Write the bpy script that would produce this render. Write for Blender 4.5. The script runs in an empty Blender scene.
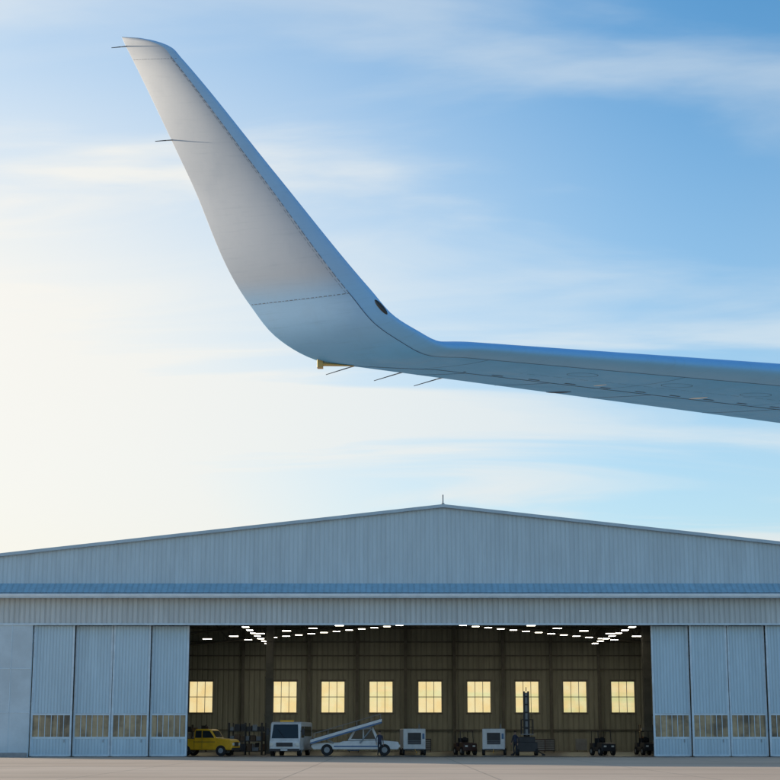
import bpy, bmesh, math, random
from mathutils import Vector, Matrix
random.seed(4)
S=bpy.context.scene
COL=S.collection
# ---------------------------------------------------------------- materials
def newmat(name):
    m=bpy.data.materials.new(name); m.use_nodes=True
    nt=m.node_tree; b=nt.nodes['Principled BSDF']
    return m,nt,b
def N(nt,t,**kw):
    n=nt.nodes.new(t)
    for k,v in kw.items(): setattr(n,k,v)
    return n
def math_(nt,op,a,b=None,c=None):
    n=N(nt,'ShaderNodeMath',operation=op)
    for i,x in enumerate((a,b,c)):
        if x is None: continue
        if isinstance(x,(int,float)): n.inputs[i].default_value=x
        else: nt.links.new(x,n.inputs[i])
    return n.outputs[0]
def mixc(nt,f,a,b,blend='MIX'):
    n=N(nt,'ShaderNodeMix',data_type='RGBA',blend_type=blend)
    for sock,x in ((n.inputs[0],f),(n.inputs[6],a),(n.inputs[7],b)):
        if isinstance(x,(int,float)): sock.default_value=x
        elif isinstance(x,(tuple,list)): sock.default_value=(*x[:3],1)
        else: nt.links.new(x,sock)
    return n.outputs[2]
def mapr(nt,x,a,b,c=0,d=1,smooth=True):
    n=N(nt,'ShaderNodeMapRange')
    if smooth: n.interpolation_type='SMOOTHSTEP'
    nt.links.new(x,n.inputs[0])
    for i,v in enumerate((a,b,c,d)): n.inputs[i+1].default_value=v
    return n.outputs[0]
def noise(nt,vec,scale,detail=4,rough=.55):
    n=N(nt,'ShaderNodeTexNoise'); n.inputs['Scale'].default_value=scale
    n.inputs['Detail'].default_value=detail; n.inputs['Roughness'].default_value=rough
    if vec is not None: nt.links.new(vec,n.inputs['Vector'])
    return n.outputs[0]
def paint(name,col,rough=.5,metal=0,var=.15,scale=3,spec=.5):
    m,nt,b=newmat(name)
    tc=N(nt,'ShaderNodeTexCoord')
    f=noise(nt,tc.outputs['Object'],scale,6,.65)
    dark=tuple(c*(1-var) for c in col); lite=tuple(min(1,c*(1+var)) for c in col)
    c=mixc(nt,mapr(nt,f,.3,.7),dark,lite)
    nt.links.new(c,b.inputs['Base Color'])
    b.inputs['Roughness'].default_value=rough; b.inputs['Metallic'].default_value=metal
    b.inputs['Specular IOR Level'].default_value=spec
    return m
def ribbed(name,col,pitch,depth=.03,rough=.45,var=.12,groove=.8,metal=0.0):
    m,nt,b=newmat(name)
    tc=N(nt,'ShaderNodeTexCoord'); sep=N(nt,'ShaderNodeSeparateXYZ')
    nt.links.new(tc.outputs['Object'],sep.inputs[0])
    x=sep.outputs[0]
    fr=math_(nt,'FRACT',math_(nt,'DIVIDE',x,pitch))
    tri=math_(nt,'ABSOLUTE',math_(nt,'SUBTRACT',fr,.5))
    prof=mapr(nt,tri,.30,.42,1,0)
    sid=math_(nt,'FLOOR',math_(nt,'DIVIDE',x,pitch*4))
    wn=N(nt,'ShaderNodeTexWhiteNoise',noise_dimensions='1D'); nt.links.new(sid,wn.inputs['W'])
    mp=N(nt,'ShaderNodeMapping'); mp.inputs['Scale'].default_value=(1.2,1.2,.12)
    nt.links.new(tc.outputs['Object'],mp.inputs['Vector'])
    streak=noise(nt,mp.outputs[0],1.6,6,.7)
    big=noise(nt,tc.outputs['Object'],.25,3,.5)
    d=tuple(c*(1-var) for c in col); l=tuple(c*(1+var*.8) for c in col)
    c=mixc(nt,mapr(nt,streak,.3,.72),d,l)
    c=mixc(nt,math_(nt,'MULTIPLY',wn.outputs[0],.10),c,tuple(q*.6 for q in col))
    c=mixc(nt,mapr(nt,big,.35,.7,0,.14),c,tuple(q*.75 for q in col))
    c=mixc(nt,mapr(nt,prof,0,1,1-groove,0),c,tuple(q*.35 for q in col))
    nt.links.new(c,b.inputs['Base Color'])
    bp=N(nt,'ShaderNodeBump'); bp.inputs['Strength'].default_value=.8; bp.inputs['Distance'].default_value=depth
    nt.links.new(prof,bp.inputs['Height']); nt.links.new(bp.outputs[0],b.inputs['Normal'])
    b.inputs['Roughness'].default_value=rough; b.inputs['Metallic'].default_value=metal
    return m
M={}
M['gable']=ribbed('gable_cladding',(.52,.66,.74),.31,.018,.5,var=.09,groove=.86)
M['header']=ribbed('header_cladding',(.58,.64,.66),.36,.04,.5,groove=.75)
M['door']=ribbed('door_cladding',(.52,.70,.82),.22,.02,.45,var=.09)
M['canopy']=ribbed('canopy_sheet',(.28,.50,.65),.42,.03,.35,groove=.8)
M['wallpl']=paint('wall_panel',(.54,.66,.74),.55,0,.10,.4)
M['trim']=paint('white_trim',(.74,.80,.84),.4,0,.08,1)
M['verge']=paint('verge_paint',(.42,.55,.64),.4,0,.08,1)
M['frame']=paint('door_frame',(.60,.74,.84),.4,0,.1,1.5)
M['gap_shade']=paint('gap_shadow',(.03,.035,.04),.7)
M['inwall']=ribbed('inner_cladding',(.38,.385,.31),.5,.04,.6,var=.2,groove=.7)
M['steel']=paint('structural_steel',(.15,.145,.12),.6,0,.2,1)
M['steel_d']=paint('dark_steel',(.06,.055,.05),.6)
M['mull']=paint('window_mullion',(.20,.19,.16),.5)
M['black']=paint('rubber_black',(.02,.02,.022),.8)
M['dark']=paint('dark_machine',(.035,.035,.04),.5)
M['white']=paint('white_paint',(.78,.79,.80),.35,0,.08,2)
M['yellow']=paint('yellow_paint',(.90,.47,.02),.35,0,.12,2)
M['red']=paint('red_paint',(.06,.025,.02),.4)
M['brown']=paint('cardboard',(.20,.13,.08),.8,0,.25,2)
M['grey']=paint('grey_paint',(.30,.32,.34),.5,0,.15,2)
M['blue']=paint('blue_paint',(.08,.18,.35),.4)
M['skin']=paint('skin',(.45,.28,.20),.6)
M['hair']=paint('hair',(.03,.02,.015),.8)
m,nt,b=newmat('vehicle_glass'); b.inputs['Base Color'].default_value=(.02,.03,.035,1); b.inputs['Roughness'].default_value=.08; M['vglass']=m
m,nt,b=newmat('headlamp_lens'); b.inputs['Base Color'].default_value=(.8,.8,.75,1); b.inputs['Roughness'].default_value=.1; M['lens']=m
m,nt,b=newmat('tinted_window_glass')
tr=N(nt,'ShaderNodeBsdfTransparent'); gl=N(nt,'ShaderNodeBsdfGlossy'); gl.inputs['Roughness'].default_value=.1
tc=N(nt,'ShaderNodeTexCoord'); f=noise(nt,tc.outputs['Object'],.8,3,.5)
nt.links.new(mixc(nt,mapr(nt,f,.3,.7),(1,.89,.66),(1,.94,.76)),tr.inputs[0])
mx=N(nt,'ShaderNodeMixShader'); mx.inputs[0].default_value=.04
nt.links.new(tr.outputs[0],mx.inputs[1]); nt.links.new(gl.outputs[0],mx.inputs[2])
nt.links.new(mx.outputs[0],nt.nodes['Material Output'].inputs[0]); M['glass']=m
m,nt,b=newmat('door_glass')
tc=N(nt,'ShaderNodeTexCoord'); f=noise(nt,tc.outputs['Object'],.9,3,.6)
sp=N(nt,'ShaderNodeSeparateXYZ'); nt.links.new(tc.outputs['Object'],sp.inputs[0])
wn=N(nt,'ShaderNodeTexWhiteNoise',noise_dimensions='1D'); nt.links.new(math_(nt,'FLOOR',math_(nt,'DIVIDE',sp.outputs[0],.44)),wn.inputs['W'])
nt.links.new(mixc(nt,math_(nt,'MULTIPLY_ADD',wn.outputs[0],.5,math_(nt,'MULTIPLY',mapr(nt,f,.35,.65),.5)),(.11,.095,.075),(.56,.43,.26)),b.inputs['Base Color'])
b.inputs['Roughness'].default_value=.25; b.inputs['Specular IOR Level'].default_value=.3; M['dglass']=m
m,nt,b=newmat('lamp_panel'); b.inputs['Emission Color'].default_value=(1,.92,.74,1); b.inputs['Emission Strength'].default_value=13; M['lamp']=m
def concrete(name,c1,c2,joint=True,rough=.85):
    m,nt,b=newmat(name)
    g=N(nt,'ShaderNodeNewGeometry'); P_=g.outputs['Position']
    a=noise(nt,P_,.05,5,.6); bb=noise(nt,P_,.6,6,.7); c_=noise(nt,P_,12,5,.7)
    c=mixc(nt,mapr(nt,a,.35,.65),c1,c2)
    c=mixc(nt,mapr(nt,bb,.5,.8,0,.35),c,tuple(q*.6 for q in c1))
    c=mixc(nt,mapr(nt,c_,.3,.8,0,.25),c,tuple(q*.7 for q in c1))
    mp=N(nt,'ShaderNodeMapping'); mp.inputs['Scale'].default_value=(.03,.5,1); nt.links.new(P_,mp.inputs['Vector'])
    st=noise(nt,mp.outputs[0],1,4,.6)
    c=mixc(nt,mapr(nt,st,.50,.68,0,.55),c,tuple(q*.5 for q in c1))
    if joint:
        sep=N(nt,'ShaderNodeSeparateXYZ'); nt.links.new(P_,sep.inputs[0])
        ms=[]
        for k in (0,1):
            fr=math_(nt,'FRACT',math_(nt,'DIVIDE',sep.outputs[k],7.5))
            ms.append(mapr(nt,math_(nt,'ABSOLUTE',math_(nt,'SUBTRACT',fr,.5)),.004,.008,1,0))
        j=math_(nt,'MAXIMUM',ms[0],ms[1])
        c=mixc(nt,math_(nt,'MULTIPLY',j,.4),c,(.12,.10,.085))
    nt.links.new(c,b.inputs['Base Color'])
    bp=N(nt,'ShaderNodeBump'); bp.inputs['Strength'].default_value=.4; bp.inputs['Distance'].default_value=.01
    nt.links.new(c_,bp.inputs['Height']); nt.links.new(bp.outputs[0],b.inputs['Normal'])
    b.inputs['Roughness'].default_value=rough
    return m
M['apron']=concrete('apron_concrete',(.54,.40,.29),(.64,.49,.37))
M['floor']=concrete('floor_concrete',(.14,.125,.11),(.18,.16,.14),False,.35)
M['ground']=concrete('dry_grass_ground',(.20,.18,.10),(.28,.24,.15),False)

# ---------------------------------------------------------------- builder
def empty(name,loc=(0,0,0),rz=0):
    e=bpy.data.objects.new(name,None); e.location=loc; e.rotation_euler=(0,0,rz); COL.objects.link(e); return e
class P:
    def __init__(s): s.v=[];s.f=[];s.m=[];s.sm=[];s.mats=[]
    def mi(s,k):
        if k not in s.mats: s.mats.append(k)
        return s.mats.index(k)
    def add(s,vs,fs,mat,smooth=False):
        o=len(s.v); s.v+= [tuple(q) for q in vs]
        i=s.mi(mat)
        for f in fs: s.f.append([o+k for k in f]); s.m.append(i); s.sm.append(smooth)
    def box(s,x0,x1,y0,y1,z0,z1,mat):
        vs=[(x,y,z) for x in(x0,x1) for y in(y0,y1) for z in(z0,z1)]
        s.add(vs,[(0,1,3,2),(4,6,7,5),(0,4,5,1),(2,3,7,6),(0,2,6,4),(1,5,7,3)],mat)
    def cyl(s,p0,p1,r0,mat,r1=None,seg=12):
        p0=Vector(p0);p1=Vector(p1); r1=r0 if r1 is None else r1
        d=(p1-p0).normalized(); a=d.orthogonal().normalized(); b=d.cross(a)
        vs=[];
        for p,r in((p0,r0),(p1,r1)):
            for i in range(seg):
                t=2*math.pi*i/seg; vs.append(p+a*math.cos(t)*r+b*math.sin(t)*r)
        fs=[(i,(i+1)%seg,seg+(i+1)%seg,seg+i) for i in range(seg)]
        s.add(vs,fs,mat,True)
        s.add(vs,[tuple(range(seg))[::-1],tuple(range(seg,2*seg))],mat)
    def prism(s,prof,axis,lo,hi,mat):
        n=len(prof)
        if axis=='y': vs=[(a,lo,z) for a,z in prof]+[(a,hi,z) for a,z in prof]
        else: vs=[(lo,a,z) for a,z in prof]+[(hi,a,z) for a,z in prof]
        fs=[(i,(i+1)%n,n+(i+1)%n,n+i) for i in range(n)]+[tuple(range(n))[::-1],tuple(range(n,2*n))]
        s.add(vs,fs,mat)
    def done(s,name,parent=None,bevel=0):
        me=bpy.data.meshes.new(name); me.from_pydata(s.v,[],s.f)
        for k in s.mats: me.materials.append(M[k])
        for p,i,q in zip(me.polygons,s.m,s.sm): p.material_index=i; p.use_smooth=q
        bm=bmesh.new(); bm.from_mesh(me); bmesh.ops.recalc_face_normals(bm,faces=bm.faces); bm.to_mesh(me); bm.free()
        o=bpy.data.objects.new(name,me); COL.objects.link(o)
        if parent: o.parent=parent
        if bevel:
            b=o.modifiers.new('bev','BEVEL'); b.width=bevel; b.segments=2; b.limit_method='ANGLE'
        return o
# ---------------------------------------------------------------- ground
p=P(); p.box(-3000,3000,-1500,4000,-.5,0,'ground'); p.done('ground')
p=P(); p.box(-160,160,-60,119.2,-.3,.004,'apron'); p.box(-160,160,166.5,190,-.3,.004,'apron'); p.done('apron_concrete')

# ---------------------------------------------------------------- hangar
H=empty('aircraft_hangar')
XL,XR,AX=-30.0,37.5,3.77
Y0,Y1=120.0,165.0
SL=.1115; ZA=17.35
def zr(x): return ZA-abs(x-AX)*SL
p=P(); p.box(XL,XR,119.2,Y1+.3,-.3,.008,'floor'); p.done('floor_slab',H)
p=P(); p.prism([(XL,11.0),(XR,11.0),(XR,zr(XR)),(AX,ZA),(XL,zr(XL))],'y',Y0,Y0+.2,'gable'); p.done('gable_wall',H)
p=P()
for xa,xb in((XL-.8,AX),(AX,XR+.8)):
    za,zb=zr(xa),zr(xb)
    p.prism([(xa,za+.003),(xb,zb+.003),(xb,zb+.16),(xa,za+.16)],'y',Y0-.25,Y1+.6,'canopy')
p.done('roof',H)
p=P()
for xa,xb in((XL-.8,AX),(AX,XR+.8)):
    za,zb=zr(xa),zr(xb)
    p.prism([(xa,za-.03),(xb,zb-.03),(xb,zb+.19),(xa,za+.19)],'y',Y0-.30,Y0-.252,'verge')
p.done('verge_trim',H)
p=P(); p.cyl((AX,Y0+.4,ZA+.1),(AX,Y0+.4,ZA+.95),.05,'grey'); p.cyl((AX,Y0+.4,ZA+.22),(AX,Y0+.4,ZA+.34),.12,'grey'); p.done('roof_beacon',H)
p=P()
p.prism([(118.85,11.22),(Y0-.01,11.95),(Y0-.01,11.2)],'x',XL-.3,XR+.3,'canopy')
p.box(XL-.35,XR+.35,118.75,119.1,10.86,11.16,'frame')
p.box(XL-.35,XR+.35,118.68,118.748,10.95,11.10,'trim')
p.box(XL-.3,XR+.3,119.1,Y0-.01,11.05,11.19,'frame')
p.done('canopy',H)
p=P(); p.box(XL,XR,119.70,119.95,9.05,11.04,'header'); p.box(XL,XR,119.62,119.699,9.02,9.14,'frame'); p.done('header_wall',H)
p=P(); p.box(XL,-24.95,119.70,119.95,.008,9.05,'wallpl')
for zz in (3.0,6.0): p.box(XL,-24.95,119.67,119.699,zz,zz+.05,'frame')
for xx in (-27.9,-26.4): p.box(xx,xx+.04,119.67,119.699,.01,9.0,'frame')
p.box(28.95,XR,119.70,119.95,.008,9.05,'wallpl'); p.box(XL,-25,119.6,119.699,.008,.3,'grey')
p.done('jamb_wall',H)
p=P(); p.box(XL,XL+.2,Y0+.2,Y1,.008,zr(XL),'inwall'); p.box(XR-.2,XR,Y0+.2,Y1,.008,zr(XR),'inwall'); p.done('side_wall',H)
WX=[-18.06,-10.03,-5.45,-.86,3.82,8.5,13.1,17.67,22.26,-27.2,31.4]
WX.sort(); ww=1.14
p=P(); p.box(XL,XR,Y1,Y1+.25,.008,3.55,'inwall')
p.prism([(XL,6.56),(XR,6.56),(XR,zr(XR)),(AX,ZA),(XL,zr(XL))],'y',Y1,Y1+.25,'inwall')
edges=[XL]
for w in WX: edges+=[w-ww,w+ww]
edges.append(XR)
for i in range(0,len(edges),2): p.box(edges[i],edges[i+1],Y1,Y1+.25,3.55,6.56,'inwall')
p.done('back_wall',H)
p=P(); g=P()
for w in WX:
    g.box(w-ww,w+ww,Y1+.12,Y1+.13,3.55,6.56,'glass')
    for k in range(4):
        xx=w-ww+k*(2*ww-.05)/3; p.box(xx,xx+.05,Y1+.02,Y1+.10,3.55,6.56,'mull')
    for k in range(3):
        zz=3.55+k*(3.01-.06)/2; p.box(w-ww,w+ww,Y1+.03,Y1+.115,zz,zz+.06,'mull')
    p.box(w-ww-.1,w+ww+.1,Y1-.045,Y1-.002,3.43,3.55,'mull'); p.box(w-ww-.1,w+ww+.1,Y1-.045,Y1-.002,6.56,6.68,'mull')
p.done('window_frames',H); g.done('window_glass',H)
p=P()
mids=[(WX[i]+WX[i+1])/2 for i in range(len(WX)-1)]
for x in mids:
    p.box(x-.14,x+.14,Y1-.5,Y1-.20,.01,13,'steel')
for z in (1.9,7.6,8.9,10.2,11.5): p.box(XL+.3,XR-.3,Y1-.18,Y1-.05,z,z+.12,'steel')
for x in (-9.8,20.9,-21,30):
    p.box(x-.3,x+.3,140,140.08,.01,12.4,'steel'); p.box(x-.3,x+.3,140.6,140.68,.01,12.4,'steel'); p.box(x-.05,x+.05,140.08,140.6,.01,12.4,'steel')
    for z in (3,6,9): p.box(x-.36,x+.36,139.9,139.998,z,z+.15,'steel')
def beam(p,a,b,r,mat='steel'): p.cyl(a,b,r,mat,seg=6)
for Y in (126,134,142,150,158):
    for sx,xe in((-1,XL+.3),(1,XR-.3)):
        n=9; L=abs(xe-AX)
        for i in range(n):
            xa=AX+sx*L*i/n; xb=AX+sx*L*(i+1)/n
            dl=lambda x: (11.75 if Y>155 else 12.25)-abs(x-AX)*.095
            beam(p,(xa,Y,dl(xa)),(xb,Y,dl(xb)),.11)
            beam(p,(xa,Y,zr(xa)-.3),(xb,Y,zr(xb)-.3),.13)
            beam(p,(xa,Y,dl(xa)),(xa,Y,zr(xa)-.3),.07); beam(p,(xa,Y,dl(xa)),(xb,Y,zr(xb)-.3),.07)
for x in range(-27,36,6):
    beam(p,(x,Y0+.5,zr(x)-.2),(x,Y1-.1,zr(x)-.2),.1)
p.done('steel_frame',H)
p=P(); q=P()
def fixture(x,y,z,along,l=.45,w=.25):
    if along=='y': lx,ly=w,l
    else: lx,ly=l,w
    q.box(x-lx,x+lx,y-ly,y+ly,z-.02,z,'lamp'); p.box(x-lx-.04,x+lx+.04,y-ly-.03,y+ly+.03,z+.002,z+.12,'steel_d')
    p.cyl((x,y,z+.12),(x,y,z+1.6),.015,'steel_d',seg=5)
for x in (-11.4,19.1):
    for k in range(9): fixture(x,127+k*4.1,9.85,'y')
for sx in(-1,1):
    for k in range(13):
        d=2.9+k*1.15; fixture(AX+sx*d,156.5,11.6-d*.095,'x',.32)
    for k in range(6):
        d=8.0+k*2.2; fixture(AX+sx*d,143,11.25-d*.1,'x',.35)
p.done('lamp_housings',H); q.done('ceiling_lamps',H)
def door(x0,x1,y,idx):
    e=empty('sliding_door',(0,0,0)); e.parent=H
    t=.12; a=P()
    a.box(x0+.13,x1-.13,y+.03,y+t,2.98,9.0,'door')
    a.box(x0+.13,x1-.13,y+.03,y+t,.14,1.24,'door')
    a.done('cladding',e)
    b=P()
    for xx in (x0,x1-.13): b.box(xx,xx+.13,y,y+t+.02,.06,9.02,'frame')
    for z in (.04,1.24,2.84): b.box(x0+.13,x1-.13,y+.01,y+t+.01,z,z+.13,'frame')
    b.box(x1+.001,x1+.05,y+.06,y+.1,.06,9.0,'gap_shade')  # dark strip set beside each leaf as the shadow between door panels
    n=6; w=(x1-x0-.26)/n
    for i in range(1,n): b.box(x0+.13+i*w-.02,x0+.13+i*w+.02,y+.02,y+.1,1.37,2.84,'frame')
    b.done('frame',e)
    c=P(); c.box(x0+.13,x1-.13,y+.06,y+.08,1.37,2.84,'dglass'); c.done('glazing',e)
    d=P()
    for xx in (x0+.4,x1-.4): d.cyl((xx,y+.02,.07),(xx,y+.1,.07),.06,'dark')
    d.box(x1-.5,x1-.46,y-.04,y-.002,1.0,1.2,'grey')
    d.done('rollers_and_handle',e)
for i,(a,b) in enumerate([(-24.9,-22.0),(-22.0,-19.35),(-19.35,-16.7),(-16.7,-14.05)]): door(a,b-.05,119.98+(.18 if i%2 else 0)+.1*i,i)
for i,(a,b) in enumerate([(18.29,20.95),(20.95,23.6),(23.6,26.25),(26.25,28.9)]): door(a+.03,b-.03,119.98+(.18 if i%2==0 else 0)+.1*(3-i),i)
p=P()
for y in (119.96,120.3,120.6): p.box(XL+.5,XR-.5,y-.03,y+.03,.008,.03,'dark')
p.box(-15,19,121.0,121.3,9.2,10.6,'steel')
p.done('door_tracks',H)

# ---------------------------------------------------------------- vehicles
def wheel(p,x,y,r=.38,w=.24,axis='y'):
    d=(0,w/2,0) if axis=='y' else (w/2,0,0)
    c=Vector((x,y,r)); d=Vector(d)
    p.cyl(c-d,c+d,r,'black',seg=20); p.cyl(c-d*1.06,c+d*1.06,r*.5,'grey',seg=14)
FZ=.010
e=empty('yellow_service_truck',(-13.3,126.5,FZ),math.radians(-14))
p=P()
body=[(-2.1,.42),(2.15,.42),(2.22,.62),(2.18,1.02),(2.0,1.18),(.95,1.28),(.55,1.84),(.35,1.92),(-.55,1.92),(-.7,1.8),(-.74,1.22),(-2.1,1.22)]
p.prism(body,'y',-.9,.9,'yellow'); p.done('body',e,.07)
p=P(); p.prism([(.84,1.29),(.48,1.78),(-.05,1.80),(-.05,1.29)],'y',-.92,.92,'vglass'); p.prism([(-.12,1.29),(-.12,1.80),(-.58,1.80),(-.62,1.29)],'y',-.92,.92,'vglass')
p.add([(.93,-.75,1.32),(.93,.75,1.32),(.62,.7,1.78),(.62,-.7,1.78)],[(0,1,2,3)],'vglass')
for sy in(-1,1): p.box(2.16,2.25,sy*.62-.13,sy*.62+.13,.75,.93,'lens')
p.box(2.1,2.30,-.85,.85,.40,.58,'dark'); p.box(2.19,2.24,-.42,.42,.68,.98,'dark'); p.box(-2.18,-2.0,-.8,.8,.45,.58,'dark'); p.cyl((0,0,1.92),(0,0,2.1),.09,'red'); p.box(-2.0,-.8,-.8,.8,1.221,1.24,'dark')
p.box(-.75,.9,-.915,-.902,.98,1.01,'dark')
for x in(-.1,-.7): p.box(x,x+.015,-.915,-.902,.5,1.26,'dark')
p.done('windows_and_trim',e)
p=P()
for x in(-1.35,1.35):
    for y in(-.8,.8): wheel(p,x,y,.38)
p.done('wheels',e)
e=empty('white_van',(-7.5,126.5,FZ),math.radians(-7))
p=P()
p.prism([(-1.0,.38),(-1.05,1.0),(-.85,1.25),(-.55,2.3),(-.3,2.42),(4.2,2.42),(4.3,2.2),(4.3,.38)],'x',-1.12,1.12,'white'); p.done('body',e,.08)
p=P()
p.add([(-.98,-.87,1.25),(.98,-.87,1.25),(.9,-.58,2.24),(-.9,-.58,2.24)],[(0,1,2,3)],'vglass')
for sx in(-1,1):
    p.box(sx*1.13-.01,sx*1.13+.01,-.4,.7,1.3,2.1,'vglass'); p.box(sx*1.13-.01,sx*1.13+.01,.9,3.8,1.4,2.1,'vglass')
    p.box(sx*.95-.13,sx*.95+.13,-1.10,-1.02,.72,.92,'lens')
    p.box(sx*1.3-.09,sx*1.3+.09,-.72,-.62,1.5,1.95,'dark'); p.cyl((sx*1.1,-.66,1.75),(sx*1.3,-.66,1.75),.02,'dark')
p.box(-.6,.6,-1.09,-1.03,.68,.95,'dark'); p.box(-1.1,1.1,-1.2,-1.0,.34,.52,'dark'); p.box(-.25,.25,-1.22,-1.19,.38,.48,'white')
p.box(-.5,.5,-.2,.0,2.42,2.55,'yellow'); p.cyl((-.02,-.98,1.27),(-.5,-.8,1.85),.015,'black',seg=5)
p.done('windows_and_trim',e)
p=P()
for y in(-.3,3.2):
    for x in(-.98,.98): wheel(p,x,y,.4,.26,'x')
p.done('wheels',e)
e=empty('belt_loader',(-2.5,127.6,FZ))
p=P()
p.prism([(-3.1,.45),(3.1,.45),(3.2,.7),(3.1,1.0),(1.7,1.12),(-.9,1.05),(-1.2,.95),(-3.1,.9),(-3.3,.7)],'y',-.95,.95,'white')
p.done('chassis',e,.05)
p=P()
p.prism([(-.6,1.1),(-.1,1.95),(1.25,2.05),(1.7,1.15)],'y',-.6,.9,'white'); p.prism([(-.35,1.2),(.05,1.85),(.5,1.88),(.5,1.2)],'y',-.63,-.598,'vglass'); p.prism([(.6,1.2),(.6,1.88),(1.15,1.93),(1.45,1.2)],'y',-.63,-.598,'vglass')
p.done('cab',e,.03)
p=P()
a,b=(-3.3,.95),(1.9,2.45)
def off(t,h): return (a[0]+(b[0]-a[0])*t, a[1]+(b[1]-a[1])*t+h)
p.prism([off(0,0),off(1,0),off(1,.2),off(0,.2)],'y',-1.35,-.75,'white')
p.prism([off(0,-.12),off(1,-.12),off(1,-.003),off(0,-.003)],'y',-1.40,-.70,'blue')
p.prism([off(0,.203),off(1,.203),off(1,.23),off(0,.23)],'y',-1.30,-.80,'dark')
for t in(.05,.25,.45,.65,.85,.98):
    q=off(t,.16); p.cyl((q[0],-1.36,q[1]),(q[0],-1.36,q[1]+.4),.02,'grey',seg=6)
q=off(.05,.56);r=off(.98,.56); p.cyl((q[0],-1.36,q[1]),(r[0],-1.36,r[1]),.025,'grey',seg=6)
p.cyl((.3,-1.05,.9),(1.2,-1.05,2.0),.05,'grey'); p.cyl((-1.6,-1.05,.9),(-2.2,-1.05,1.2),.05,'grey')
p.done('conveyor',e)
p=P()
for x in(-2.1,2.1):
    for y in(-.9,.9): wheel(p,x,y,.42,.28)
p.box(3.15,3.25,-.8,-.5,.62,.8,'lens'); p.box(-3.32,-3.22,-.8,-.5,.62,.8,'red'); p.box(-1.6,1.6,-.965,-.952,.62,.72,'blue')
p.done('wheels',e)
def gpu(x,y,rz,h=1.95):
    e=empty('ground_power_unit',(x,y,FZ),rz)
    p=P(); p.box(-.85,.85,-.7,1.4,.42,h,'white'); p.done('cabinet',e,.05)
    p=P(); p.box(-.5,.5,-.73,-.70,.80,h-.3,'dark')
    for i in range(3): p.box(-.5,.5,-.75,-.728,.86+i*.1,.88+i*.1,'grey')
    p.box(.60,.76,-.73,-.7,1.2,1.6,'blue'); p.box(-.7,.7,-.9,-.7,.36,.46,'dark'); p.cyl((0,-.9,.42),(0,-1.9,.2),.035,'yellow',seg=6)
    p.cyl((.5,.3,h),(.5,.3,h+.35),.05,'grey'); p.done('grille_and_towbar',e)
    p=P()
    for xx in(-.8,.8):
        for yy in(-.4,1.1): wheel(p,xx,yy,.26,.16,'x')
    p.done('wheels',e)
gpu(1.75,131,.12); gpu(7.85,131,-.1)
def tug(x,y,rz,mat,name):
    e=empty(name,(x,y,FZ),rz)
    p=P(); p.prism([(-1.2,.3),(1.2,.3),(1.25,.85),(.3,.95),(.2,.6),(-.4,.6),(-.5,.9),(-1.2,.9)],'y',-.55,.55,mat); p.done('body',e,.04)
    p=P(); p.box(-.45,-.1,-.4,.4,.62,.8,'black'); p.box(-.52,-.42,-.4,.4,.8,1.25,'black')
    p.cyl((.25,0,.9),(.0,0,1.2),.02,'dark',seg=6); p.cyl((-.02,-.0,1.18),(.02,0,1.22),.18,'dark')
    for yy in(-.5,.5): 
        p.cyl((-.9,yy,.9),(-.9,yy,1.75),.03,'dark',seg=6); p.cyl((.5,yy,.9),(.35,yy,1.75),.03,'dark',seg=6)
    p.box(-.95,.4,-.55,.55,1.75,1.8,mat)
    p.box(1.22,1.27,-.4,-.2,.6,.72,'lens'); p.box(1.22,1.27,.2,.4,.6,.72,'lens'); p.done('seat_and_canopy',e)
    p=P()
    for xx in(-.8,.8):
        for yy in(-.5,.5): wheel(p,xx,yy,.3,.2)
    p.done('wheels',e)
tug(5.75,133,-1.3,'red','tow_tractor')
tug(15.9,130,-1.3,'dark','tow_tractor')
tug(19.6,133,-1.4,'dark','tow_tractor')
e=empty('mast_lift',(10.2,129.5,FZ))
p=P(); p.box(-.75,.75,-.6,.9,.28,.95,'dark'); p.box(-.6,.6,-.45,.6,.95,1.35,'dark')
for sx in(-1,1): p.cyl((sx*.6,-.5,.4),(sx*1.15,-1.0,.08),.05,'dark'); p.cyl((sx*1.15,-1,.0),(sx*1.15,-1,.1),.12,'dark')
p.done('base',e,.03)
p=P()
for sx in(-.16,.16): p.box(sx-.07,sx+.07,-.1,.02,1.2,4.7,'dark')
p.box(-.09,.09,-.06,.0,1.3,4.6,'grey')
for k in range(6): p.box(-.15,.15,-.12,-.10,1.35+k*.58,1.45+k*.58,'dark')
p.cyl((0,-.05,4.7),(0,-.05,5.0),.03,'dark')
p.done('mast',e)
p=P(); p.box(-.45,.45,-.85,-.12,1.5,1.56,'grey')
for xx in(-.43,.43):
    for yy in(-.83,-.14): p.cyl((xx,yy,1.56),(xx,yy,2.6),.025,'dark',seg=6)
for z in(2.05,2.6):
    p.cyl((-.43,-.83,z),(.43,-.83,z),.025,'dark',seg=6); p.cyl((-.43,-.83,z),(-.43,-.14,z),.025,'dark',seg=6); p.cyl((.43,-.83,z),(.43,-.14,z),.025,'dark',seg=6)
p.done('work_platform',e)
p=P()
for xx in(-.7,.7):
    for yy in(-.4,.7): wheel(p,xx,yy,.28,.18,'x')
p.done('wheels',e)
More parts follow.
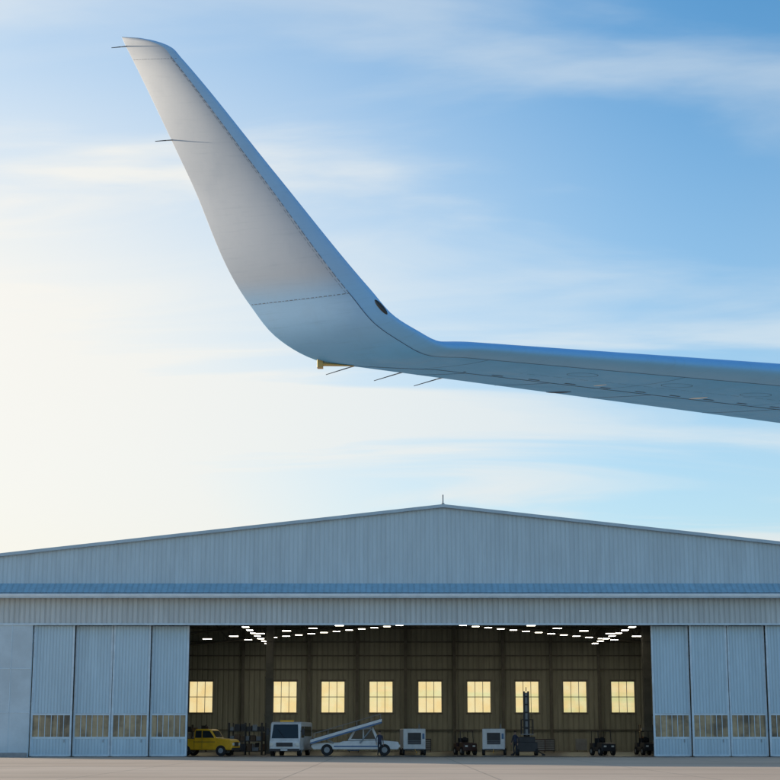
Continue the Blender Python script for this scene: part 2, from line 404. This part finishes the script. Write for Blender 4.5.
def rack(X,Y,rz=0):
    e=empty('storage_rack',(X,Y,FZ),rz)
    p=P()
    for xx in(-1.25,0,1.25):
        for yy in(-.4,.4): p.box(xx-.04,xx+.04,yy-.04,yy+.04,0,2.4,'steel_d')
    for z in(.25,1.0,1.75): p.box(-1.3,1.3,-.45,.45,z,z+.06,'steel_d')
    p.done('frame',e)
    p=P()
    for z in(.31,1.06,1.81):
        x=-1.15
        while x<.9:
            w=random.uniform(.25,.5); h=random.uniform(.25,.6)
            p.box(x,x+w,-.35,.3,z,z+h,random.choice(['brown','dark','grey','dark','brown'])); x+=w+random.uniform(.03,.12)
    p.done('crates',e,.01)
rack(-11.0,132); rack(-10.9,134.5,.1); rack(-18,158); rack(24,158)
for x,y,k in((12.9,150,'red'),(13.8,151,'dark'),(-3.2,152,'blue'),(22,148,'dark'),(9.0,158,'grey'),(3.2,156,'dark'),(17.5,159,'grey')):
    e=empty('tool_cabinet',(x,y,FZ)); p=P(); p.box(-.5,.5,-.3,.3,.12,1.15,k); p.done('cabinet',e,.02)
    p=P()
    for k in range(5): p.box(-.44,.44,-.33,-.301,.2+k*.18,.34+k*.18,'grey')
    for xx in(-.4,.4): p.cyl((xx,-.2,.06),(xx+.05,-.2,.06),.06,'black')
    p.done('drawers',e)
# ---------------------------------------------------------------- people
def person(x,y,rz,walk=.12,vest='cloth'):
    e=empty('mechanic',(x,y,FZ),rz)
    J={'pel':((0,0,.95),.15),'wa':((0,0,1.1),.135),'ch':((0,0,1.35),.165),'nk':((0,0,1.52),.065),'hd0':((0,-.02,1.60),.075),'hd1':((0,-.02,1.70),.095),
       'ls':((-.19,0,1.44),.06),'le':((-.27,.03,1.17),.045),'lw':((-.27,-.10,.93),.032),'rs':((.19,0,1.44),.06),'re':((.26,.05,1.17),.045),'rw':((.27,-.02,.90),.032),
       'lh':((-.10,0,.88),.09),'lk':((-.12,-walk,.50),.06),'la':((-.12,walk*.6,.09),.042),'lt':((-.13,walk*.6-.17,.04),.035),
       'rh':((.10,0,.88),.09),'rk':((.12,walk*.3,.50),.06),'ra':((.12,walk,.09),.042),'rt':((.13,walk-.17,.04),.035)}
    keys=list(J); E=[('pel','wa'),('wa','ch'),('ch','nk'),('nk','hd0'),('hd0','hd1'),('ch','ls'),('ls','le'),('le','lw'),('ch','rs'),('rs','re'),('re','rw'),('pel','lh'),('lh','lk'),('lk','la'),('la','lt'),('pel','rh'),('rh','rk'),('rk','ra'),('ra','rt')]
    me=bpy.data.meshes.new('body'); me.from_pydata([J[k][0] for k in keys],[(keys.index(a),keys.index(b)) for a,b in E],[])
    o=bpy.data.objects.new('body',me); COL.objects.link(o); o.parent=e
    o.modifiers.new('skin','SKIN')
    for i,k in enumerate(keys):
        sv=me.skin_vertices[0].data[i]; sv.radius=(J[k][1],J[k][1]*.8); sv.use_root=(k=='pel')
    s=o.modifiers.new('sub','SUBSURF'); s.levels=2; s.render_levels=2
    m,nt,b=newmat('clothed_body_'+vest); tc=N(nt,'ShaderNodeTexCoord'); sep=N(nt,'ShaderNodeSeparateXYZ'); nt.links.new(tc.outputs['Object'],sep.inputs[0])
    z=sep.outputs[2]
    up=math_(nt,'GREATER_THAN',z,1.0); hd=math_(nt,'GREATER_THAN',z,1.52)
    c=mixc(nt,up,(.03,.035,.05),{'cloth':(.04,.05,.09),'vest':(.45,.22,.03)}[vest]); c=mixc(nt,hd,c,(.42,.27,.2))
    c=mixc(nt,math_(nt,'LESS_THAN',z,.10),c,(.01,.01,.01)); nt.links.new(c,b.inputs['Base Color']); b.inputs['Roughness'].default_value=.85
    me.materials.append(m)
    p=P()
    for i in range(6):
        t0=i/6*math.pi/2; t1=(i+1)/6*math.pi/2
        p.cyl((0,.0,1.70+.11*math.sin(t0)),(0,.0,1.70+.11*math.sin(t1)),.105*math.cos(t0),'hair',max(.002,.105*math.cos(t1)))
    p.cyl((0,-.09,1.66),(0,-.135,1.645),.012,'skin',.018,6)
    for sx in(-1,1): p.cyl((sx*.075,-.01,1.66),(sx*.095,.0,1.67),.025,'skin',seg=8); p.cyl((sx*.03,-.09,1.685),(sx*.03,-.105,1.685),.01,'black',seg=6)
    for sx,wx,wy,wz in((-1,-.27,-.10,.93),(1,.27,-.02,.90)):
        p.cyl((wx,wy,wz),(wx,wy-.03,wz-.09),.035,'skin',.03,8)
        for k in range(4): p.cyl((wx,wy-.045+k*.02,wz-.08),(wx-sx*.01,wy-.06+k*.02,wz-.165),.009,'skin',.007,6)
        p.cyl((wx,wy-.05,wz-.03),(wx,wy-.10,wz-.09),.011,'skin',.008,6)
    p.done('head_and_hands',e)
person(-.75,125.6,.3,.12,'cloth')
person(9.2,127.6,-.8,.05,'cloth')

# ---------------------------------------------------------------- wing with winglet
LE=[(11.67,16.04,4.30),(6.03,14.52,4.42),(3.21,13.76,4.461),(.73,13.09,4.494),(.392,13.0,4.499),(.220,13.0,4.596),(.039,13.02,4.722),(-.159,13.09,4.968),(-.962,13.57,6.101),(-1.844,14.05,7.336),(-1.924,14.1,7.441),(-2.093,14.22,7.557),(-2.249,14.36,7.646)]
TE=[(9.34,18.8,4.22),(4.38,16.48,4.44),(1.90,15.32,4.528),(-.28,14.30,4.607),(-.580,14.16,4.618),(-.766,14.12,4.687),(-.981,14.12,4.836),(-1.203,14.17,5.121),(-1.777,14.36,6.337),(-2.353,14.53,7.545),(-2.403,14.54,7.645),(-2.434,14.55,7.713),(-2.444,14.55,7.737)]
TH=[1.25,1.15,1.1,1.0,.98,.95,.9,.85,.8,.8,.75,.6,.25]
LE=[Vector(a) for a in LE]; TE=[Vector(a) for a in TE]
T=[0]
for i in range(1,len(LE)): T.append(T[-1]+((LE[i]+TE[i])/2-(LE[i-1]+TE[i-1])/2).length)
def herm(A,s):
    n=len(A); s=max(T[0],min(T[-1],s)); i=0
    while i<n-2 and s>T[i+1]: i+=1
    def tan(k):
        if k==0: return (A[1]-A[0])/(T[1]-T[0])
        if k==n-1: return (A[-1]-A[-2])/(T[-1]-T[-2])
        h0=T[k]-T[k-1];h1=T[k+1]-T[k]
        return ((A[k]-A[k-1])*(h1/h0)+(A[k+1]-A[k])*(h0/h1))/(h0+h1)
    h=T[i+1]-T[i]; t=(s-T[i])/h
    return A[i]*(2*t**3-3*t*t+1)+tan(i)*(h*(t**3-2*t*t+t))+A[i+1]*(-2*t**3+3*t*t)+tan(i+1)*(h*(t**3-t*t))
def naca(u): return 5*(.2969*math.sqrt(u)-.126*u-.3516*u*u+.2843*u**3-.1036*u**4)*2/1.0
def surf(u,s,side,off=0):
    le=herm(LE,s);te=herm(TE,s); d=.01
    tg2=((herm(LE,s+d)+herm(TE,s+d))-(herm(LE,s-d)+herm(TE,s-d)))
    ch=te-le; n=ch.cross(tg2).normalized(); c=ch.length
    k=herm(TH,s)
    t=naca(u)*c*k*(.052 if side>0 else .040)+.0025
    return le+ch*u+n*side*(t+off)
NC=28; us=[.5*(1-math.cos(math.pi*i/NC)) for i in range(NC+1)]
ss=[]
for i in range(len(T)-1):
    L=T[i+1]-T[i]; n=max(3,int(L/.06)) if i>=2 else 12
    ss+=[T[i]+L*k/n for k in range(n)]
ss.append(T[-1])
verts=[];uv=[];faces=[]
ring=[(u,-1) for u in us[::-1]]+[(u,1) for u in us[1:]]
R=len(ring)
for s in ss:
    for u,sd in ring: verts.append(surf(u,s,sd)); uv.append((u if sd<0 else -u,s))
for j in range(len(ss)-1):
    for i in range(R):
        a=j*R+i;b=j*R+(i+1)%R; faces.append((a,b,b+R,a+R))
faces.append(tuple(range(R))[::-1]); faces.append(tuple(range((len(ss)-1)*R,len(ss)*R)))
me=bpy.data.meshes.new('wing_skin'); me.from_pydata(verts,[],faces)
ul=me.uv_layers.new(name='UVMap')
for l in me.loops: ul.data[l.index].uv=uv[l.vertex_index]
for q in me.polygons: q.use_smooth=True
bm=bmesh.new(); bm.from_mesh(me); bmesh.ops.recalc_face_normals(bm,faces=bm.faces); bm.to_mesh(me); bm.free()
W=empty('airplane_wing')
wo=bpy.data.objects.new('wing_skin',me); COL.objects.link(wo); wo.parent=W
m,nt,b=newmat('wing_paint_sky_tint')
uvn=N(nt,'ShaderNodeUVMap'); sep=N(nt,'ShaderNodeSeparateXYZ'); nt.links.new(uvn.outputs[0],sep.inputs[0])
U,V=sep.outputs[0],sep.outputs[1]
tc=N(nt,'ShaderNodeTexCoord')
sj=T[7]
c=mixc(nt,mapr(nt,V,T[4]-.25,sj-.06),(.10,.48,.95),(.36,.62,.90))  # spanwise blue-to-grey ramp: sky reflections put into the base colour
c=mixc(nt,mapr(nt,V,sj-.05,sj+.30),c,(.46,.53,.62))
lem=mapr(nt,math_(nt,'ABSOLUTE',U),.125,.135,1,0)
c=mixc(nt,math_(nt,'MULTIPLY',lem,.75),c,(.22,.53,.90))
g=noise(nt,tc.outputs['Object'],2.2,6,.65)
c=mixc(nt,mapr(nt,g,.45,.75,0,.14),c,(.20,.30,.42))
mp=N(nt,'ShaderNodeMapping'); mp.inputs['Scale'].default_value=(1.2,14,1); nt.links.new(uvn.outputs[0],mp.inputs['Vector'])
g2=noise(nt,mp.outputs[0],2,5,.6)
c=mixc(nt,mapr(nt,g2,.5,.8,0,.14),c,(.10,.20,.32))
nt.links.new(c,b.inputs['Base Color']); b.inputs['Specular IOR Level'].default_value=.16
nt.links.new(mapr(nt,g,.3,.7,.34,.48),b.inputs['Roughness'])
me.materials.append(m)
m,nt,b=newmat('panel_seam'); b.inputs['Base Color'].default_value=(.04,.10,.20,1); b.inputs['Roughness'].default_value=.8; M['seam']=m
m,nt,b=newmat('rivet_line'); b.inputs['Base Color'].default_value=(.16,.21,.28,1); b.inputs['Roughness'].default_value=.8; M['rivet']=m
m,nt,b=newmat('brass_fitting'); b.inputs['Base Color'].default_value=(.55,.40,.15,1); b.inputs['Roughness'].default_value=.4; b.inputs['Metallic'].default_value=.5; M['brass']=m
def seam(p,pts,w,side=-1,dash=None,mat='seam'):
    n=len(pts); out=[]
    for k in range(n-1):
        (u0,s0),(u1,s1)=pts[k],pts[k+1]
        L=(surf(u0,s0,side)-surf(u1,s1,side)).length; m_=max(2,int(L/.02))
        for i in range(m_): out.append((u0+(u1-u0)*i/m_,s0+(s1-s0)*i/m_))
    out.append(pts[-1])
    P3=[surf(u,s,side,.0015) for u,s in out]
    acc=0
    for i in range(len(P3)-1):
        a,b=P3[i],P3[i+1]; L=(b-a).length; acc+=L
        if dash and (acc%dash[0])>dash[1]: continue
        u,s=out[i]; e=.02
        tu=surf(min(1,u+e),s,side)-surf(max(0,u-e),s,side); d=(b-a).normalized()
        ts=surf(u,s+e,side)-surf(u,s-e,side); nn=tu.cross(ts).normalized(); pr=d.cross(nn).normalized()*w/2
        p.add([a-pr,a+pr,b+pr,b-pr],[(0,1,2,3)],mat)
p=P()
for sd in(-1,1):
    seam(p,[(.13,0),(.13,T[7])],.007,sd); seam(p,[(.13,T[7]),(.14,T[-4])],.006,sd,(.07,.045),'rivet'); seam(p,[(.15,T[7]),(.16,T[-4])],.003,sd,(.07,.045),'rivet')
    seam(p,[(.13,T[7]),(.98,T[7])],.006,sd,(.055,.035),'rivet')
    seam(p,[(.06,T[9]-.02),(.98,T[9]-.05)],.003,sd,(.05,.03),'rivet')
    seam(p,[(.62,0),(.62,T[3]-.3),(1,T[3]+.15)],.024,sd)
    seam(p,[(.40,0),(.40,T[3]-.8)],.004,sd,(.12,.07))
    for s_ in (T[2]-1.2,T[2]+.1,T[2]+1.1,T[2]+1.9): seam(p,[(.62,s_),(1,s_)],.010,sd)
    for s_ in (T[2]-.9,T[2]+.6,T[3]-.2): seam(p,[(.13,s_),(.62,s_)],.004,sd)
    seam(p,[(.57,T[1]),(.57,T[3]-.5)],.038,sd,(.34,.10))
p.done('panel_seams',W)
p=P()
for s_,u in ((T[2]+.4,.3),(T[2]-.4,.33),(T[2]+1.3,.27)):
    pts=[]
    for k in range(21):
        t=2*math.pi*k/20; pts.append((u+.05*math.sin(t),s_+.12*math.cos(t)))
    seam(p,pts,.004)
p.done('access_panel',W)
def fairing(s_,u0,u1,w,h,mat='seam'):
    q=P(); rings=[]
    for k in range(11):
        t=k/10; u=u0+(u1-u0)*t; r=math.sin(math.pi*(.04+.92*t))**.6
        uu=min(u,1.0)
        base=surf(uu,s_,-1); base+= (herm(TE,s_)-herm(LE,s_))*(u-uu)
        ch=(herm(TE,s_)-herm(LE,s_)).normalized(); up=Vector((0,0,1)); si=ch.cross(up).normalized()
        rings.append([base+si*math.cos(a)*w*r+up*math.sin(a)*h*r for a in [2*math.pi*i/10 for i in range(10)]])
    vs=[v for r in rings for v in r]
    fs=[(j*10+i,j*10+(i+1)%10,(j+1)*10+(i+1)%10,(j+1)*10+i) for j in range(10) for i in range(10)]
    q.add(vs,fs,mat,True); q.done('hinge_fairing',W)
M['wingblue']=paint('fairing_blue',(.10,.38,.78),.35)
M['wingdark']=paint('fairing_dark',(.04,.08,.14),.5)
fairing(T[2]+.55,.84,1.0,.018,.012,'wingdark'); fairing(T[2]-.25,.5,.6,.016,.010,'trim'); fairing(T[2]+.8,.46,.54,.010,.007,'trim'); fairing(T[1]-1,.5,1.10,.09,.12,'wingblue')
bm=bmesh.new(); bmesh.ops.create_uvsphere(bm,u_segments=20,v_segments=12,radius=1)
me=bpy.data.meshes.new('navigation_light'); bm.to_mesh(me); bm.free()
for q in me.polygons: q.use_smooth=True
o=bpy.data.objects.new('navigation_light',me); COL.objects.link(o); o.parent=W
sn=T[6]+.15
tg=(herm(LE,sn+.1)-herm(LE,sn-.1)).normalized()
o.location=surf(.012,sn,-1)+Vector((.008,.004,.0)); o.scale=(.020,.020,.085); o.rotation_euler=tg.to_track_quat('Z','Y').to_euler(); me.materials.append(M['vglass'])
p=P()
def wick(s_,d,L=.22,r=.005):
    a=surf(.985,s_,-1); d=Vector(d).normalized()
    p.cyl(a-d*.05,a+d*.06,r*1.6,'grey',r,8); p.cyl(a+d*.06,a+d*L,r,'dark',r*.6,6)
wick(T[9]+.12,(-1,.3,.03),.15); wick(T[8]+.43,(-1,.35,.05),.17)
for s_ in (T[4]-.28,T[4]-.75,T[4]-1.15): wick(s_,(-.8,.6,-.12),.30)
p.done('static_wicks',W)
p=P(); a=surf(1,T[4]+.02,-1)
p.box(a.x-.02,a.x+.03,a.y-.05,a.y+.03,a.z-.06,a.z+.035,'brass')
b=surf(.86,T[4]-.1,-1)
p.cyl((a.x+.02,a.y-.03,a.z-.03),(b.x+.05,b.y,b.z-.012),.018,'brass',.005,8)
p.done('tip_fitting',W,.004)

# ---------------------------------------------------------------- sky, sun, camera
SUN_EL=math.radians(14); AZ=math.radians(-50)
sd=Vector((math.sin(AZ)*math.cos(SUN_EL),math.cos(AZ)*math.cos(SUN_EL),math.sin(SUN_EL)))
w=bpy.data.worlds.new('World'); S.world=w; w.use_nodes=True; nt=w.node_tree
bg=nt.nodes['Background']; bg.inputs['Strength'].default_value=.10
sky=N(nt,'ShaderNodeTexSky',sky_type='NISHITA'); sky.sun_disc=False; sky.sun_elevation=SUN_EL; sky.sun_rotation=AZ
sky.air_density=1.0; sky.dust_density=.5; sky.ozone_density=2.0
tc=N(nt,'ShaderNodeTexCoord'); D=tc.outputs['Generated']
sep=N(nt,'ShaderNodeSeparateXYZ'); nt.links.new(D,sep.inputs[0])
z=math_(nt,'MAXIMUM',sep.outputs[2],0)
zz=math_(nt,'ADD',z,.13)
cmb=N(nt,'ShaderNodeCombineXYZ'); nt.links.new(math_(nt,'DIVIDE',sep.outputs[0],zz),cmb.inputs[0]); nt.links.new(math_(nt,'DIVIDE',sep.outputs[1],zz),cmb.inputs[1])
mp=N(nt,'ShaderNodeMapping'); mp.inputs['Scale'].default_value=(.85,2.2,1); mp.inputs['Rotation'].default_value=(0,0,math.radians(-14)); mp.inputs['Location'].default_value=(1.3,4.1,0)
nt.links.new(cmb.outputs[0],mp.inputs['Vector'])
n1=N(nt,'ShaderNodeTexNoise'); n1.inputs['Scale'].default_value=1.15; n1.inputs['Detail'].default_value=7; n1.inputs['Roughness'].default_value=.5; n1.inputs['Distortion'].default_value=.7
nt.links.new(mp.outputs[0],n1.inputs['Vector'])
vd=N(nt,'ShaderNodeVectorMath',operation='DOT_PRODUCT'); nt.links.new(D,vd.inputs[0]); vd.inputs[1].default_value=sd
glow=mapr(nt,vd.outputs['Value'],.50,.86)
glow=math_(nt,'MULTIPLY',glow,mapr(nt,z,.25,.46,1,.45))
haze=mapr(nt,z,.0,.46,.94,0)
cl=mapr(nt,n1.outputs[0],.42,.68)
cov=math_(nt,'ADD',math_(nt,'MULTIPLY',cl,.44),math_(nt,'ADD',math_(nt,'MULTIPLY',glow,.70),math_(nt,'MULTIPLY',haze,.62)))
cov=math_(nt,'MINIMUM',cov,.95)
ccol=mixc(nt,glow,(7.4,8.2,8.6),(9.8,9.4,8.6))
ccol=mixc(nt,mapr(nt,z,.0,.16,.85,0),ccol,(9.8,8.9,7.2))
base=mixc(nt,1.0,sky.outputs[0],(.80,1.55,1.90),'MULTIPLY')
nt.links.new(mixc(nt,cov,base,ccol),bg.inputs['Color'])
sl=bpy.data.lights.new('sun','SUN'); sl.energy=5; sl.angle=math.radians(.6); sl.color=(1,.86,.68)
so=bpy.data.objects.new('sun',sl); COL.objects.link(so); so.rotation_euler=(-sd).to_track_quat('-Z','Y').to_euler(); so.location=sd*200
cd=bpy.data.cameras.new('camera'); cam=bpy.data.objects.new('camera',cd); COL.objects.link(cam)
cam.location=(0,0,1.5); cam.rotation_euler=(math.radians(90+11.47),0,0); cd.sensor_width=36; cd.lens=36*1700/780; cd.clip_end=10000; cd.clip_start=.1
S.camera=cam
S.view_settings.view_transform='Standard'; S.view_settings.look='None'; S.view_settings.exposure=0
